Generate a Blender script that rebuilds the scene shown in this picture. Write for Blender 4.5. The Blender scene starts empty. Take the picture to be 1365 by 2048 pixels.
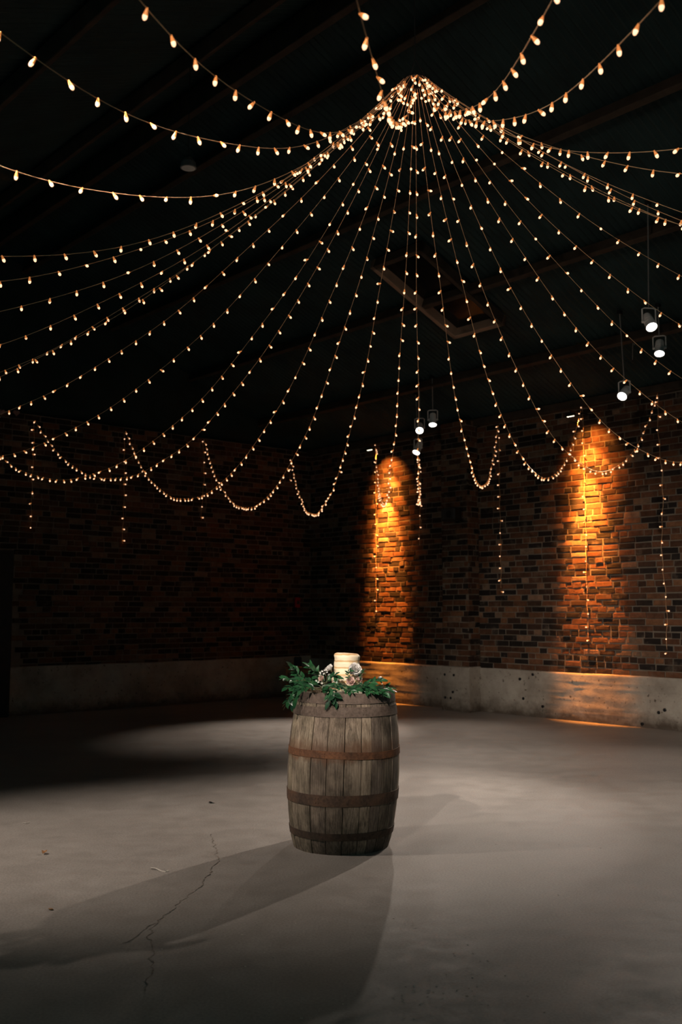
import bpy, bmesh, math, random
import numpy as np
from mathutils import Vector, Matrix, Quaternion

# ------------------------------------------------------------------ camera, world, exposure
sc = bpy.context.scene
COL = sc.collection
F, CX, CY, HZ, H = 1991.0, 682.5, 1024.0, 1222.0, 1.38
PITCH = math.atan((HZ - CY) / F)
cam_d = bpy.data.cameras.new('camera')
cam_d.sensor_fit = 'VERTICAL'
cam_d.sensor_height = 36.0
cam_d.sensor_width = 24.0
cam_d.lens = 35.0
cam_d.clip_start = 0.05
cam_d.dof.use_dof = True
cam_d.dof.focus_distance = 6.0
cam_d.dof.aperture_fstop = 2.8
cam = bpy.data.objects.new('camera', cam_d)
COL.objects.link(cam)
cam.location = (0, 0, H)
cam.rotation_euler = (math.pi / 2 + PITCH, 0, 0)
sc.camera = cam

world = bpy.data.worlds.new('night')
sc.world = world
world.use_nodes = True
wb = world.node_tree.nodes['Background']
wb.inputs[0].default_value = (0.16, 0.80, 0.86, 1)
wb.inputs[1].default_value = 0.08

sc.view_settings.view_transform = 'Standard'
sc.view_settings.look = 'None'
sc.view_settings.exposure = 0.0
sc.view_settings.gamma = 1.0
sc.view_settings.use_curve_mapping = False
sc.cycles.use_denoising = True
sc.cycles.max_bounces = 4
sc.cycles.diffuse_bounces = 3
sc.cycles.use_adaptive_sampling = True
sc.cycles.adaptive_threshold = 0.04
sc.cycles.use_light_tree = False
sc.cycles.glossy_bounces = 2
sc.cycles.sample_clamp_indirect = 3.0

# stage spots: name -> (lens position, aim point, watts, cone degrees, blend)
SPOTS = {
    'A':  ((1.06, 13.25, 3.80), (0.50, 8.3, 0.0), 170, 42, 1.0),
    'A2': ((1.04, 13.62, 3.56), (-0.50, 11.7, 0.0), 620, 43, 1.0),
    'A3': ((1.22, 13.05, 3.84), (1.0, 11.3, 0.0), 210, 56, 1.0),
    'B':  ((3.03, 10.55, 3.68), (0.05, 7.0, 0.0), 800, 42, 1.0),
    'C1': ((2.83, 8.85, 3.95), (3.2, 5.7, 0.0), 310, 68, 1.0),
    'C2': ((3.35, 10.25, 4.07), (2.5, 8.2, 0.0), 190, 70, 1.0),
    'D':  ((-4.15, 5.15, 3.95), (-1.45, 6.10, 0.0), 570, 52, 1.0),  # out of view, added where the barrel's faint side shadow points
    'E':  ((-1.40, 0.70, 3.70), (0.05, 6.35, 0.95), 980, 20, 1.0),  # out of view, added to light the cake and barrel front
    'H':  ((-0.75, 1.15, 3.75), (3.2, 10.4, 3.2), 190, 58, 1.0),  # out of view, added as spill on the lamp cans and beams
    'G':  ((-1.75, 2.45, 3.75), (3.1, 10.9, 0.1), 1500, 40, 1.0),  # out of view, added to light the foot of the long wall
}
SPOT_COL = (1.0, 0.86, 0.74)
# three lenses in each amber fitting: watts, cone, tilt towards the wall
AMBER = ((4300, 31, 16.0), (480, 54, 28.0), (75, 88, 43.0))
AMBER_COL = (1.0, 0.31, 0.045)

# ------------------------------------------------------------------ room frame
TH = math.radians(41.5)
NV = Vector((-math.cos(TH), -math.sin(TH), 0))     # away from the right wall, into the room
UV = Vector((-math.sin(TH), math.cos(TH), 0))      # along the right wall, towards the far corner
ND, UE, NL, UB = -10.678, 12.84, 0.75, -1.2        # right wall, end wall, near beam, back beam
EAVE, PIT = 4.05, math.radians(22)
ZUP = Vector((0, 0, 1))


def R(nn, uu, z=0.0):
    return NV * nn + UV * uu + ZUP * z


def ray(x, y):
    cp, sp = math.cos(PITCH), math.sin(PITCH)
    a, b = (x - CX) / F, (CY - y) / F
    return Vector((a, cp - b * sp, sp + b * cp))


def on_plane(x, y, nv, d):
    o = Vector((0, 0, H)); r = ray(x, y)
    return o + r * ((d - o.dot(nv)) / r.dot(nv))


def on_z(x, y, z):
    r = ray(x, y)
    return Vector((0, 0, H)) + r * ((z - H) / r.z)


def proj(p):
    cp, sp = math.cos(PITCH), math.sin(PITCH)
    d = Vector(p) - Vector((0, 0, H))
    dep = d.y * cp + d.z * sp
    up = -d.y * sp + d.z * cp
    if dep < 0.05:
        return None
    return CX + F * d.x / dep, CY - F * up / dep, dep


# ------------------------------------------------------------------ materials
def new_mat(name):
    m = bpy.data.materials.new(name)
    m.use_nodes = True
    nt = m.node_tree
    b = nt.nodes['Principled BSDF']
    return m, nt, b


def link(nt, a, ao, b, bi):
    nt.links.new(a.outputs[ao], b.inputs[bi])


def noise(nt, scale, detail=4, rough=0.55, vec=None, mapscale=None):
    n = nt.nodes.new('ShaderNodeTexNoise')
    n.inputs['Scale'].default_value = scale
    n.inputs['Detail'].default_value = detail
    n.inputs['Roughness'].default_value = rough
    if vec is None:
        g = nt.nodes.new('ShaderNodeNewGeometry')
        src = g.outputs['Position']
    else:
        src = vec
    if mapscale:
        mp = nt.nodes.new('ShaderNodeMapping')
        mp.inputs['Scale'].default_value = mapscale
        nt.links.new(src, mp.inputs['Vector'])
        src = mp.outputs['Vector']
    nt.links.new(src, n.inputs['Vector'])
    return n


def ramp(nt, stops, fac=None):
    r = nt.nodes.new('ShaderNodeValToRGB')
    e = r.color_ramp.elements
    while len(e) < len(stops):
        e.new(0.5)
    for el, (p, c) in zip(e, stops):
        el.position = p
        el.color = (*c, 1) if len(c) == 3 else c
    if fac is not None:
        nt.links.new(fac, r.inputs[0])
    return r


def mixc(nt, a, b, fac, mode='MIX'):
    m = nt.nodes.new('ShaderNodeMix')
    m.data_type = 'RGBA'
    m.blend_type = mode
    for sock, v in ((m.inputs[0], fac), (m.inputs[6], a), (m.inputs[7], b)):
        if isinstance(v, (int, float)):
            sock.default_value = v
        elif isinstance(v, tuple):
            sock.default_value = (*v, 1)
        else:
            nt.links.new(v, sock)
    return m.outputs[2]


def bump(nt, b, height, strength, dist=0.01):
    bp = nt.nodes.new('ShaderNodeBump')
    bp.inputs['Strength'].default_value = strength
    bp.inputs['Distance'].default_value = dist
    nt.links.new(height, bp.inputs['Height'])
    nt.links.new(bp.outputs[0], b.inputs['Normal'])


def plain(name, col, rough=0.6, metal=0.0, var=0.0, scale=8.0, spec=0.3):
    m, nt, b = new_mat(name)
    b.inputs['Roughness'].default_value = rough
    b.inputs['Metallic'].default_value = metal
    b.inputs['Specular IOR Level'].default_value = spec
    n = noise(nt, scale, 4)
    r = ramp(nt, [(0.3, tuple(c * (1 - var) for c in col)), (0.7, tuple(min(1, c * (1 + var)) for c in col))], n.outputs['Fac'])
    link(nt, r, 0, b, 'Base Color')
    return m


def emitter(name, col, strength):
    m, nt, b = new_mat(name)
    b.inputs['Base Color'].default_value = (*col, 1)
    b.inputs['Roughness'].default_value = 0.3
    b.inputs['Emission Color'].default_value = (*col, 1)
    b.inputs['Emission Strength'].default_value = strength
    return m


M = {}
# concrete floor
m, nt, b = new_mat('floor_concrete')
n1 = noise(nt, 0.55, 6, 0.62)
n2 = noise(nt, 5.0, 8, 0.7)
n3 = noise(nt, 90.0, 3, 0.6)
c1 = ramp(nt, [(0.30, (0.30, 0.272, 0.250)), (0.5, (0.36, 0.325, 0.295)), (0.72, (0.43, 0.395, 0.365))], n1.outputs['Fac'])
c2 = ramp(nt, [(0.25, (0.80, 0.79, 0.78)), (0.75, (1.0, 1.0, 1.0))], n2.outputs['Fac'])
c3 = ramp(nt, [(0.30, (0.70, 0.70, 0.70)), (0.62, (1.0, 1.0, 1.0))], n3.outputs['Fac'])
col = mixc(nt, c1.outputs[0], c2.outputs[0], 1.0, 'MULTIPLY')
col = mixc(nt, col, c3.outputs[0], 1.0, 'MULTIPLY')
nt.links.new(col, b.inputs['Base Color'])
rr = ramp(nt, [(0.3, (0.42,) * 3), (0.7, (0.62,) * 3)], n2.outputs['Fac'])
link(nt, rr, 0, b, 'Roughness')
b.inputs['Specular IOR Level'].default_value = 0.35
bump(nt, b, n2.outputs['Fac'], 0.12, 0.01)
M['floor'] = m

# bricks: tint attribute times weathering
m, nt, b = new_mat('old_brick')
at = nt.nodes.new('ShaderNodeAttribute'); at.attribute_name = 'tint'
n1 = noise(nt, 14, 6, 0.65)
c1 = ramp(nt, [(0.25, (0.55, 0.52, 0.5)), (0.7, (1.15, 1.1, 1.05))], n1.outputs['Fac'])
n2 = noise(nt, 5.5, 5, 0.6)
sm = ramp(nt, [(0.56, (0, 0, 0)), (0.72, (1, 1, 1))], n2.outputs['Fac'])
col = mixc(nt, at.outputs['Color'], c1.outputs[0], 1.0, 'MULTIPLY')
mulf = nt.nodes.new('ShaderNodeMath'); mulf.operation = 'MULTIPLY'; mulf.inputs[1].default_value = 0.55
link(nt, sm, 0, mulf, 0)
col = mixc(nt, col, (0.15, 0.115, 0.085), mulf.outputs[0])
nt.links.new(col, b.inputs['Base Color'])
b.inputs['Roughness'].default_value = 0.85
b.inputs['Specular IOR Level'].default_value = 0.2
n3 = noise(nt, 60, 4, 0.6)
bump(nt, b, n3.outputs['Fac'], 0.5, 0.008)
M['brick'] = m

m, nt, b = new_mat('lime_mortar')
n1 = noise(nt, 3.0, 6, 0.65)
c1 = ramp(nt, [(0.3, (0.115, 0.095, 0.072)), (0.7, (0.21, 0.175, 0.135))], n1.outputs['Fac'])
link(nt, c1, 0, b, 'Base Color')
b.inputs['Roughness'].default_value = 0.95
n3 = noise(nt, 70, 4, 0.6)
bump(nt, b, n3.outputs['Fac'], 0.6, 0.01)
M['mortar'] = m

# painted plaster dado
m, nt, b = new_mat('worn_render')
n1 = noise(nt, 1.6, 7, 0.68)
n2 = noise(nt, 7.0, 6, 0.7)
geo = nt.nodes.new('ShaderNodeNewGeometry')
sep = nt.nodes.new('ShaderNodeSeparateXYZ'); link(nt, geo, 'Position', sep, 0)
add = nt.nodes.new('ShaderNodeMath'); add.operation = 'MULTIPLY_ADD'
link(nt, n2, 'Fac', add, 0); add.inputs[1].default_value = -0.35; nt.links.new(sep.outputs['Z'], add.inputs[2])
low = ramp(nt, [(0.0, (1, 1, 1)), (0.02, (0, 0, 0))])
mr = nt.nodes.new('ShaderNodeMapRange'); mr.inputs[1].default_value = -0.16; mr.inputs[2].default_value = 0.02; mr.inputs[3].default_value = 1; mr.inputs[4].default_value = 0
nt.links.new(add.outputs[0], mr.inputs[0])
c1 = ramp(nt, [(0.32, (0.22, 0.185, 0.15)), (0.52, (0.37, 0.325, 0.27)), (0.72, (0.50, 0.455, 0.39))], n1.outputs['Fac'])
spk = noise(nt, 22, 3, 0.5)
sp2 = ramp(nt, [(0.28, (0.25, 0.22, 0.2)), (0.36, (1, 1, 1))], spk.outputs['Fac'])
col = mixc(nt, c1.outputs[0], sp2.outputs[0], 1.0, 'MULTIPLY')
col = mixc(nt, col, (0.10, 0.075, 0.055), mr.outputs[0])
nt.links.new(col, b.inputs['Base Color'])
b.inputs['Roughness'].default_value = 0.8
bump(nt, b, n2.outputs['Fac'], 0.35, 0.02)
M['dado'] = m

M['roof'] = plain('roof_sheet', (0.016, 0.034, 0.034), 0.75, 0.0, 0.35, 2.0)
M['timber'] = plain('roof_timber', (0.050, 0.035, 0.024), 0.8, 0.0, 0.35, 6.0)
M['lining'] = plain('lit_timber', (0.34, 0.22, 0.15), 0.7, 0.0, 0.15, 6.0)  # lighter copy of the roof timber, lamplight put into its colour
M['gable'] = plain('gable_plaster', (0.018, 0.034, 0.034), 0.9, 0.0, 0.3, 1.5)
M['black'] = plain('black_paint', (0.012, 0.012, 0.013), 0.5, 0.0, 0.2)
M['doorwood'] = plain('dark_door', (0.016, 0.016, 0.017), 0.6, 0.0, 0.3)
M['glass'] = plain('skylight_glass', (0.006, 0.008, 0.009), 0.15, 0.0, 0.1, 2, 0.5)
M['lampgrey'] = plain('lamp_housing', (0.72, 0.69, 0.66), 0.45, 0.0, 0.1)
M['wire'] = plain('fairy_wire', (0.80, 0.48, 0.26), 0.5, 0.0, 0.1, 20)
M['lens'] = emitter('lamp_lens', (1.0, 0.97, 0.93), 9.0)
M['amberlens'] = emitter('amber_lens', (1.0, 0.90, 0.66), 4.0)
M['bulb'] = emitter('bulb_glow', (1.0, 0.56, 0.32), 1.9)
M['bulbholder'] = emitter('bulb_holder_glow', (1.0, 0.34, 0.09), 0.50)

M['bulb'].cycles.emission_sampling = 'NONE'        # some 1700 tiny emitters: found by the paths themselves
M['bulbholder'].cycles.emission_sampling = 'NONE'

# weathered oak
m, nt, b = new_mat('weathered_oak')
at = nt.nodes.new('ShaderNodeAttribute'); at.attribute_name = 'tint'
g = noise(nt, 1.0, 6, 0.75, mapscale=(150, 150, 4))
c1 = ramp(nt, [(0.34, (0.105, 0.080, 0.060)), (0.5, (0.30, 0.235, 0.175)), (0.64, (0.46, 0.37, 0.285))], g.outputs['Fac'])
s1 = noise(nt, 5.0, 6, 0.65, mapscale=(1.6, 1.6, 0.9))
st = ramp(nt, [(0.42, (1, 1, 1)), (0.60, (0.22, 0.205, 0.19))], s1.outputs['Fac'])
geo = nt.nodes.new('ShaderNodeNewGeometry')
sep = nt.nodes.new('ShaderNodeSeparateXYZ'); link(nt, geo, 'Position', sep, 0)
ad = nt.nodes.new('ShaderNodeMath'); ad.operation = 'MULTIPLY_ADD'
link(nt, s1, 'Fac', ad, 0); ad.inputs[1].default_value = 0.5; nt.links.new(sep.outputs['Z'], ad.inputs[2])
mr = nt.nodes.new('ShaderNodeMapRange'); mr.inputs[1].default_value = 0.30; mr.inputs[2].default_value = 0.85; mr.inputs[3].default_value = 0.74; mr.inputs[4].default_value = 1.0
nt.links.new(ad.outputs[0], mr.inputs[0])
col = mixc(nt, c1.outputs[0], st.outputs[0], 0.75, 'MULTIPLY')
rs_ = noise(nt, 7.0, 5, 0.7, mapscale=(1, 1, .6))
za = nt.nodes.new('ShaderNodeMath'); za.operation = 'MULTIPLY_ADD'
link(nt, rs_, 'Fac', za, 0); za.inputs[1].default_value = 0.16; nt.links.new(sep.outputs['Z'], za.inputs[2])
band = ramp(nt, [(0.595, (0, 0, 0)), (0.625, (.8, .8, .8)), (0.68, (.65, .65, .65)), (0.735, (0, 0, 0))], za.outputs[0])
col = mixc(nt, col, (0.16, 0.075, 0.038), band.outputs[0])
col = mixc(nt, col, at.outputs['Color'], 1.0, 'MULTIPLY')
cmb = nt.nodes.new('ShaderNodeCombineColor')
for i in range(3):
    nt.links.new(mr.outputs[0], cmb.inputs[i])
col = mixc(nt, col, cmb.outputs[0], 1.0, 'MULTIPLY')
nt.links.new(col, b.inputs['Base Color'])
b.inputs['Roughness'].default_value = 0.8
bump(nt, b, g.outputs['Fac'], 0.5, 0.004)
M['oak'] = m


def rust(name, a, c, d):
    m, nt, b = new_mat(name)
    n1 = noise(nt, 9, 8, 0.7)
    n2 = noise(nt, 60, 4, 0.6)
    r = ramp(nt, [(0.3, a), (0.5, c), (0.72, d)], n1.outputs['Fac'])
    r2 = ramp(nt, [(0.3, (0.6, 0.6, 0.6)), (0.65, (1, 1, 1))], n2.outputs['Fac'])
    nt.links.new(mixc(nt, r.outputs[0], r2.outputs[0], 1.0, 'MULTIPLY'), b.inputs['Base Color'])
    b.inputs['Roughness'].default_value = 0.75
    b.inputs['Specular IOR Level'].default_value = 0.25
    bump(nt, b, n2.outputs['Fac'], 0.4, 0.003)
    return m


M['hoopgrey'] = rust('weathered_iron', (0.105, 0.075, 0.06), (0.17, 0.125, 0.10), (0.215, 0.165, 0.135))
M['hooprust'] = rust('rusty_iron', (0.075, 0.042, 0.028), (0.17, 0.078, 0.042), (0.27, 0.115, 0.052))
M['hoopdark'] = rust('dark_iron', (0.055, 0.038, 0.03), (0.115, 0.07, 0.048), (0.19, 0.095, 0.055))
M['hoopblack'] = rust('blackened_iron', (0.035, 0.028, 0.022), (0.075, 0.05, 0.036), (0.13, 0.075, 0.05))

# cake
m, nt, b = new_mat('buttercream')
geo = nt.nodes.new('ShaderNodeNewGeometry')
sep = nt.nodes.new('ShaderNodeSeparateXYZ'); link(nt, geo, 'Position', sep, 0)
n1 = noise(nt, 18, 4, 0.6, mapscale=(1, 1, 2.5))
w = nt.nodes.new('ShaderNodeMath'); w.operation = 'MULTIPLY_ADD'
link(nt, n1, 'Fac', w, 0); w.inputs[1].default_value = 0.018; nt.links.new(sep.outputs['Z'], w.inputs[2])
wv = nt.nodes.new('ShaderNodeMath'); wv.operation = 'MULTIPLY'; wv.inputs[1].default_value = 2 * math.pi / 0.040
nt.links.new(w.outputs[0], wv.inputs[0])
sn = nt.nodes.new('ShaderNodeMath'); sn.operation = 'SINE'; nt.links.new(wv.outputs[0], sn.inputs[0])
r = ramp(nt, [(0.30, (0.88, 0.75, 0.54)), (0.72, (0.82, 0.63, 0.38)), (0.96, (0.60, 0.37, 0.17))], sn.outputs[0])
link(nt, r, 0, b, 'Base Color')
b.inputs['Roughness'].default_value = 0.6
bump(nt, b, n1.outputs['Fac'], 0.4, 0.006)
M['cake'] = m
M['icing'] = plain('icing', (0.88, 0.80, 0.66), 0.55, 0, 0.05, 30)


def leafmat(name, a, c):
    m, nt, b = new_mat(name)
    n1 = noise(nt, 25, 3)
    r = ramp(nt, [(0.3, a), (0.7, c)], n1.outputs['Fac'])
    link(nt, r, 0, b, 'Base Color')
    b.inputs['Roughness'].default_value = 0.32
    b.inputs['Specular IOR Level'].default_value = 0.5
    return m


M['leaf'] = leafmat('leaf_green', (0.010, 0.052, 0.020), (0.026, 0.110, 0.040))
M['leaf2'] = leafmat('leaf_dark', (0.007, 0.030, 0.015), (0.016, 0.066, 0.028))
M['stem'] = leafmat('stem_green', (0.09, 0.12, 0.05), (0.16, 0.16, 0.08))
M['white_petal'] = plain('white_petal', (0.86, 0.83, 0.80), 0.6, 0, 0.06, 40)
M['pink_petal'] = plain('pink_petal', (0.78, 0.56, 0.50), 0.6, 0, 0.12, 40)
for k in ('white_petal', 'pink_petal'):
    nt = M[k].node_tree
    b = nt.nodes['Principled BSDF']
    tr = nt.nodes.new('ShaderNodeBsdfTranslucent')
    tr.inputs[0].default_value = (0.9, 0.85, 0.8, 1) if k[0] == 'w' else (0.8, 0.58, 0.52, 1)
    mx = nt.nodes.new('ShaderNodeMixShader'); mx.inputs[0].default_value = 0.2
    nt.links.new(b.outputs[0], mx.inputs[1]); nt.links.new(tr.outputs[0], mx.inputs[2])
    nt.links.new(mx.outputs[0], nt.nodes['Material Output'].inputs['Surface'])
M['sign_red'] = plain('red_plastic', (0.42, 0.012, 0.018), 0.5, 0, 0.05)
M['stoolwood'] = plain('stool_wood', (0.33, 0.17, 0.08), 0.55, 0, 0.25, 10)
M['crack'] = plain('crack_dust', (0.20, 0.17, 0.145), 0.95, 0, 0.5, 40)
M['paper'] = plain('paper_scrap', (0.55, 0.50, 0.44), 0.8, 0, 0.1, 40)
M['dryleaf'] = plain('dry_leaf', (0.30, 0.15, 0.06), 0.7, 0, 0.3, 60)
M['paintfleck'] = plain('paint_fleck', (0.62, 0.58, 0.53), 0.8, 0, 0.1, 40)
M['heart'] = plain('heart_pink', (0.40, 0.20, 0.17), 0.6, 0, 0.1, 20)
M['cable'] = plain('black_cable', (0.03, 0.03, 0.03), 0.5, 0, 0.1, 20)
M['cord'] = plain('grey_cable', (0.20, 0.19, 0.18), 0.6, 0, 0.1, 20)

# ------------------------------------------------------------------ mesh helpers
WL = {}


class MB:
    def __init__(s):
        s.v = []; s.f = []; s.m = []; s.t = []; s.tint = None; s.smooth = False

    def add(s, vs, fs, mi=0, tint=None):
        o = len(s.v)
        s.v += [tuple(v) for v in vs]
        for f in fs:
            s.f.append(tuple(i + o for i in f)); s.m.append(mi); s.t.append(tint)

    def box(s, c, ax, ay, az, mi=0, tint=None):
        c = Vector(c); vs = []
        for k in (-1, 1):
            for j in (-1, 1):
                for i in (-1, 1):
                    vs.append(c + ax * i + ay * j + az * k)
        s.add(vs, [(0, 2, 3, 1), (4, 5, 7, 6), (0, 1, 5, 4), (2, 6, 7, 3), (0, 4, 6, 2), (1, 3, 7, 5)], mi, tint)

    def bbox(s, c, ax, ay, az, bev=0.006, mi=0):
        """box with chamfered edges"""
        bm = bmesh.new()
        bmesh.ops.create_cube(bm, size=2)
        X, Y, Z = ax.length, ay.length, az.length
        x, y, z = ax.normalized(), ay.normalized(), az.normalized()
        for v in bm.verts:
            v.co = Vector((v.co.x * X, v.co.y * Y, v.co.z * Z))
        bmesh.ops.bevel(bm, geom=bm.edges[:] + bm.verts[:], offset=bev, segments=1, affect='EDGES', profile=0.5)
        bm.verts.index_update()
        c = Vector(c)
        s.add([c + x * v.co.x + y * v.co.y + z * v.co.z for v in bm.verts], [tuple(v.index for v in f.verts) for f in bm.faces], mi)
        bm.free()

    def tube(s, pts, r, n=6, mi=0, cap=True):
        pts = [Vector(p) for p in pts]
        rs = r if isinstance(r, (list, tuple)) else [r] * len(pts)
        vs = []; fs = []
        ref = None
        for i, p in enumerate(pts):
            d = (pts[min(i + 1, len(pts) - 1)] - pts[max(i - 1, 0)])
            if d.length < 1e-9: d = Vector((0, 0, 1))
            d.normalize()
            if ref is None:
                ref = d.orthogonal().normalized()
            ref = (ref - d * ref.dot(d))
            if ref.length < 1e-6: ref = d.orthogonal()
            ref.normalize()
            b = d.cross(ref)
            for k in range(n):
                a = 2 * math.pi * k / n
                vs.append(p + (ref * math.cos(a) + b * math.sin(a)) * rs[i])
        for i in range(len(pts) - 1):
            for k in range(n):
                fs.append((i * n + k, i * n + (k + 1) % n, (i + 1) * n + (k + 1) % n, (i + 1) * n + k))
        if cap:
            fs.append(tuple(range(n))[::-1])
            fs.append(tuple((len(pts) - 1) * n + k for k in range(n)))
        s.add(vs, fs, mi)

    def lathe(s, c, axis, prof, n=24, mi=0, cap0=True, cap1=True, ref=None):
        """prof: list of (radius, height along axis)"""
        c = Vector(c); d = Vector(axis).normalized()
        r = (ref or d.orthogonal()).normalized(); b = d.cross(r)
        vs = []; fs = []
        for (rad, h) in prof:
            for k in range(n):
                a = 2 * math.pi * k / n
                vs.append(c + d * h + (r * math.cos(a) + b * math.sin(a)) * rad)
        for i in range(len(prof) - 1):
            for k in range(n):
                fs.append((i * n + k, i * n + (k + 1) % n, (i + 1) * n + (k + 1) % n, (i + 1) * n + k))
        if cap0: fs.append(tuple(range(n))[::-1])
        if cap1: fs.append(tuple((len(prof) - 1) * n + k for k in range(n)))
        s.add(vs, fs, mi)

    def mesh(s, name, mats, off=Vector((0, 0, 0)), smooth=False):
        me = bpy.data.meshes.new(name)
        me.from_pydata([(v[0] - off[0], v[1] - off[1], v[2] - off[2]) for v in s.v], [], s.f)
        for mt in (mats if isinstance(mats, (list, tuple)) else [mats]):
            me.materials.append(M[mt])
        me.polygons.foreach_set('material_index', s.m)
        if smooth:
            me.polygons.foreach_set('use_smooth', [True] * len(s.f))
        if any(t is not None for t in s.t):
            at = me.attributes.new('tint', 'FLOAT_COLOR', 'CORNER')
            buf = []
            for f, t in zip(s.f, s.t):
                c = (*(t or (1, 1, 1)), 1.0)
                buf += list(c) * len(f)
            at.data.foreach_set('color', buf)
        me.update()
        return me

    def build(s, name, mats, parent=None, smooth=False, loc=None):
        """world-space verts -> one object; parented objects keep their world place"""
        if parent is not None:
            base = WL[parent.name]
            o = bpy.data.objects.new(name, s.mesh(name, mats, base, smooth))
            o.parent = parent
            COL.objects.link(o)
            WL[o.name] = base
        else:
            l = Vector(loc) if loc is not None else Vector((0, 0, 0))
            o = bpy.data.objects.new(name, s.mesh(name, mats, l, smooth))
            o.location = l
            COL.objects.link(o)
            WL[o.name] = l
        return o


def tag(o, label=None, cat=None, group=None, kind=None):
    if label: o['label'] = label
    if cat: o['category'] = cat
    if group: o['group'] = group
    if kind: o['kind'] = kind
    return o


def thing(name, loc, label, cat, group=None):
    o = bpy.data.objects.new(name, None)
    o.empty_display_size = 0.05
    o.location = loc
    COL.objects.link(o)
    WL[o.name] = Vector(loc)
    return tag(o, label, cat, group)


def place(name, me, parent, loc, rot=None):
    """object sharing mesh data, at a world location under a thing"""
    o = bpy.data.objects.new(name, me)
    COL.objects.link(o)
    base = Vector((0, 0, 0))
    if parent is not None:
        o.parent = parent
        base = WL[parent.name]
    o.location = Vector(loc) - base
    if rot is not None:
        o.rotation_mode = 'QUATERNION'
        o.rotation_quaternion = rot
    return o


# ------------------------------------------------------------------ floor
rng = random.Random(7)
mb = MB()
a, b_, c, d = R(ND - .3, UB - 3), R(NL + 3, UB - 3), R(NL + 3, UE + .3), R(ND - .3, UE + .3)
dn = Vector((0, 0, -0.15))
mb.add([a, b_, c, d, a + dn, b_ + dn, c + dn, d + dn], [(0, 3, 2, 1), (4, 5, 6, 7), (0, 1, 5, 4), (1, 2, 6, 5), (2, 3, 7, 6), (3, 0, 4, 7)])
# make sure the top faces up
floor = mb.build('floor', 'floor')
tag(floor, 'worn grey concrete floor of the brick hall', kind='structure')


def ribbon(mb, pts, wid, z=0.0015):
    n = len(pts); vs = []
    for i, p in enumerate(pts):
        d = Vector(pts[min(i + 1, n - 1)]) - Vector(pts[max(i - 1, 0)])
        d.z = 0; d.normalize(); s = Vector((-d.y, d.x, 0)) * wid[i] * .5
        vs += [(p[0] + s.x, p[1] + s.y, z), (p[0] - s.x, p[1] - s.y, z)]
    mb.add(vs, [(2 * i + 1, 2 * i + 3, 2 * i + 2, 2 * i) for i in range(n - 1)])


def crack(pix, w0):
    mb = MB(); pts = []; wid = []
    for (x0, y0), (x1, y1) in zip(pix, pix[1:]):
        p0, p1 = on_z(x0, y0, 0), on_z(x1, y1, 0)
        k = max(2, int((p1 - p0).length / 0.03))
        for i in range(k):
            t = i / k
            p = p0.lerp(p1, t) + Vector((rng.uniform(-.012, .012), rng.uniform(-.012, .012), 0))
            pts.append(p); wid.append(w0 * rng.uniform(.25, 1.3))
    ribbon(mb, pts, wid)
    return mb


crack([(424, 1668), (432, 1700), (436, 1722), (402, 1772), (378, 1792), (340, 1822), (312, 1845), (296, 1872), (304, 1905), (300, 1950), (282, 1990)], 0.007).build('floor_crack', 'crack', floor)
crack([(312, 1845), (285, 1862), (262, 1880), (235, 1893)], 0.006).build('floor_crack', 'crack', floor)

# ------------------------------------------------------------------ brick walls
TINTS = ([(0.036, 0.027, 0.024)] * 34 + [(0.085, 0.047, 0.032)] * 20 + [(0.16, 0.076, 0.044)] * 20 +
         [(0.22, 0.10, 0.054)] * 16 + [(0.28, 0.135, 0.070)] * 10 + [(0.28, 0.19, 0.13)] * 6 + [(0.33, 0.20, 0.13)] * 4)
COURSE, ST, HD, JT = 0.0765, 0.218, 0.103, 0.012
BZ0, BZ1 = 0.605, EAVE


def brick_geo(org, al, inw, s0, s1, z0, z1, rg):
    """one irregular brick: 8 corners, 5 faces"""
    pr = 0.0015 + rg.random() ** 2 * 0.010
    j = lambda a=0.0028: rg.uniform(-a, a)
    vs = []
    for dpt in (-0.05, pr):
        for (s, z) in ((s0, z0), (s1, z0), (s1, z1), (s0, z1)):
            q = dpt + (j(0.003) if dpt > 0 else 0)
            vs.append(org + al * (s + j()) + inw * q + ZUP * (z + j()))
    # chamfer-like inner ring on the face
    ring = []
    cx = (s0 + s1) / 2; cz = (z0 + z1) / 2
    for (s, z) in ((s0, z0), (s1, z0), (s1, z1), (s0, z1)):
        ring.append(org + al * (s + (0.010 if s < cx else -0.010) + j()) + inw * (pr + 0.0025 + j(0.0018)) + ZUP * (z + (0.009 if z < cz else -0.009) + j()))
    vs += ring
    fs = [(0, 1, 5, 4), (1, 2, 6, 5), (2, 3, 7, 6), (3, 0, 4, 7), (4, 5, 9, 8), (5, 6, 10, 9), (6, 7, 11, 10), (7, 4, 8, 11), (8, 9, 10, 11)]
    if al.cross(ZUP).dot(inw) < 0:
        fs = [f[::-1] for f in fs]
    return vs, fs


def bond(s_lo, s_hi, rg, z_lo=BZ0, z_hi=BZ1):
    out = []
    row = 0; z = z_lo
    while z + COURSE * .8 < z_hi:
        header_row = row % 4 == 2
        s = s_lo - rg.random() * ST
        while s < s_hi:
            hd = header_row and rg.random() < .85 or rg.random() < .10
            L = (HD if hd else ST) * rg.uniform(.95, 1.06)
            a, b2 = max(s, s_lo), min(s + L, s_hi)
            if b2 - a > 0.03:
                out.append((a, b2, z + rg.uniform(-.003, .003), z + COURSE - JT + rg.uniform(-.004, .003)))
            s += L + JT * rg.uniform(.7, 1.5)
        z += COURSE; row += 1
    return out


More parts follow.
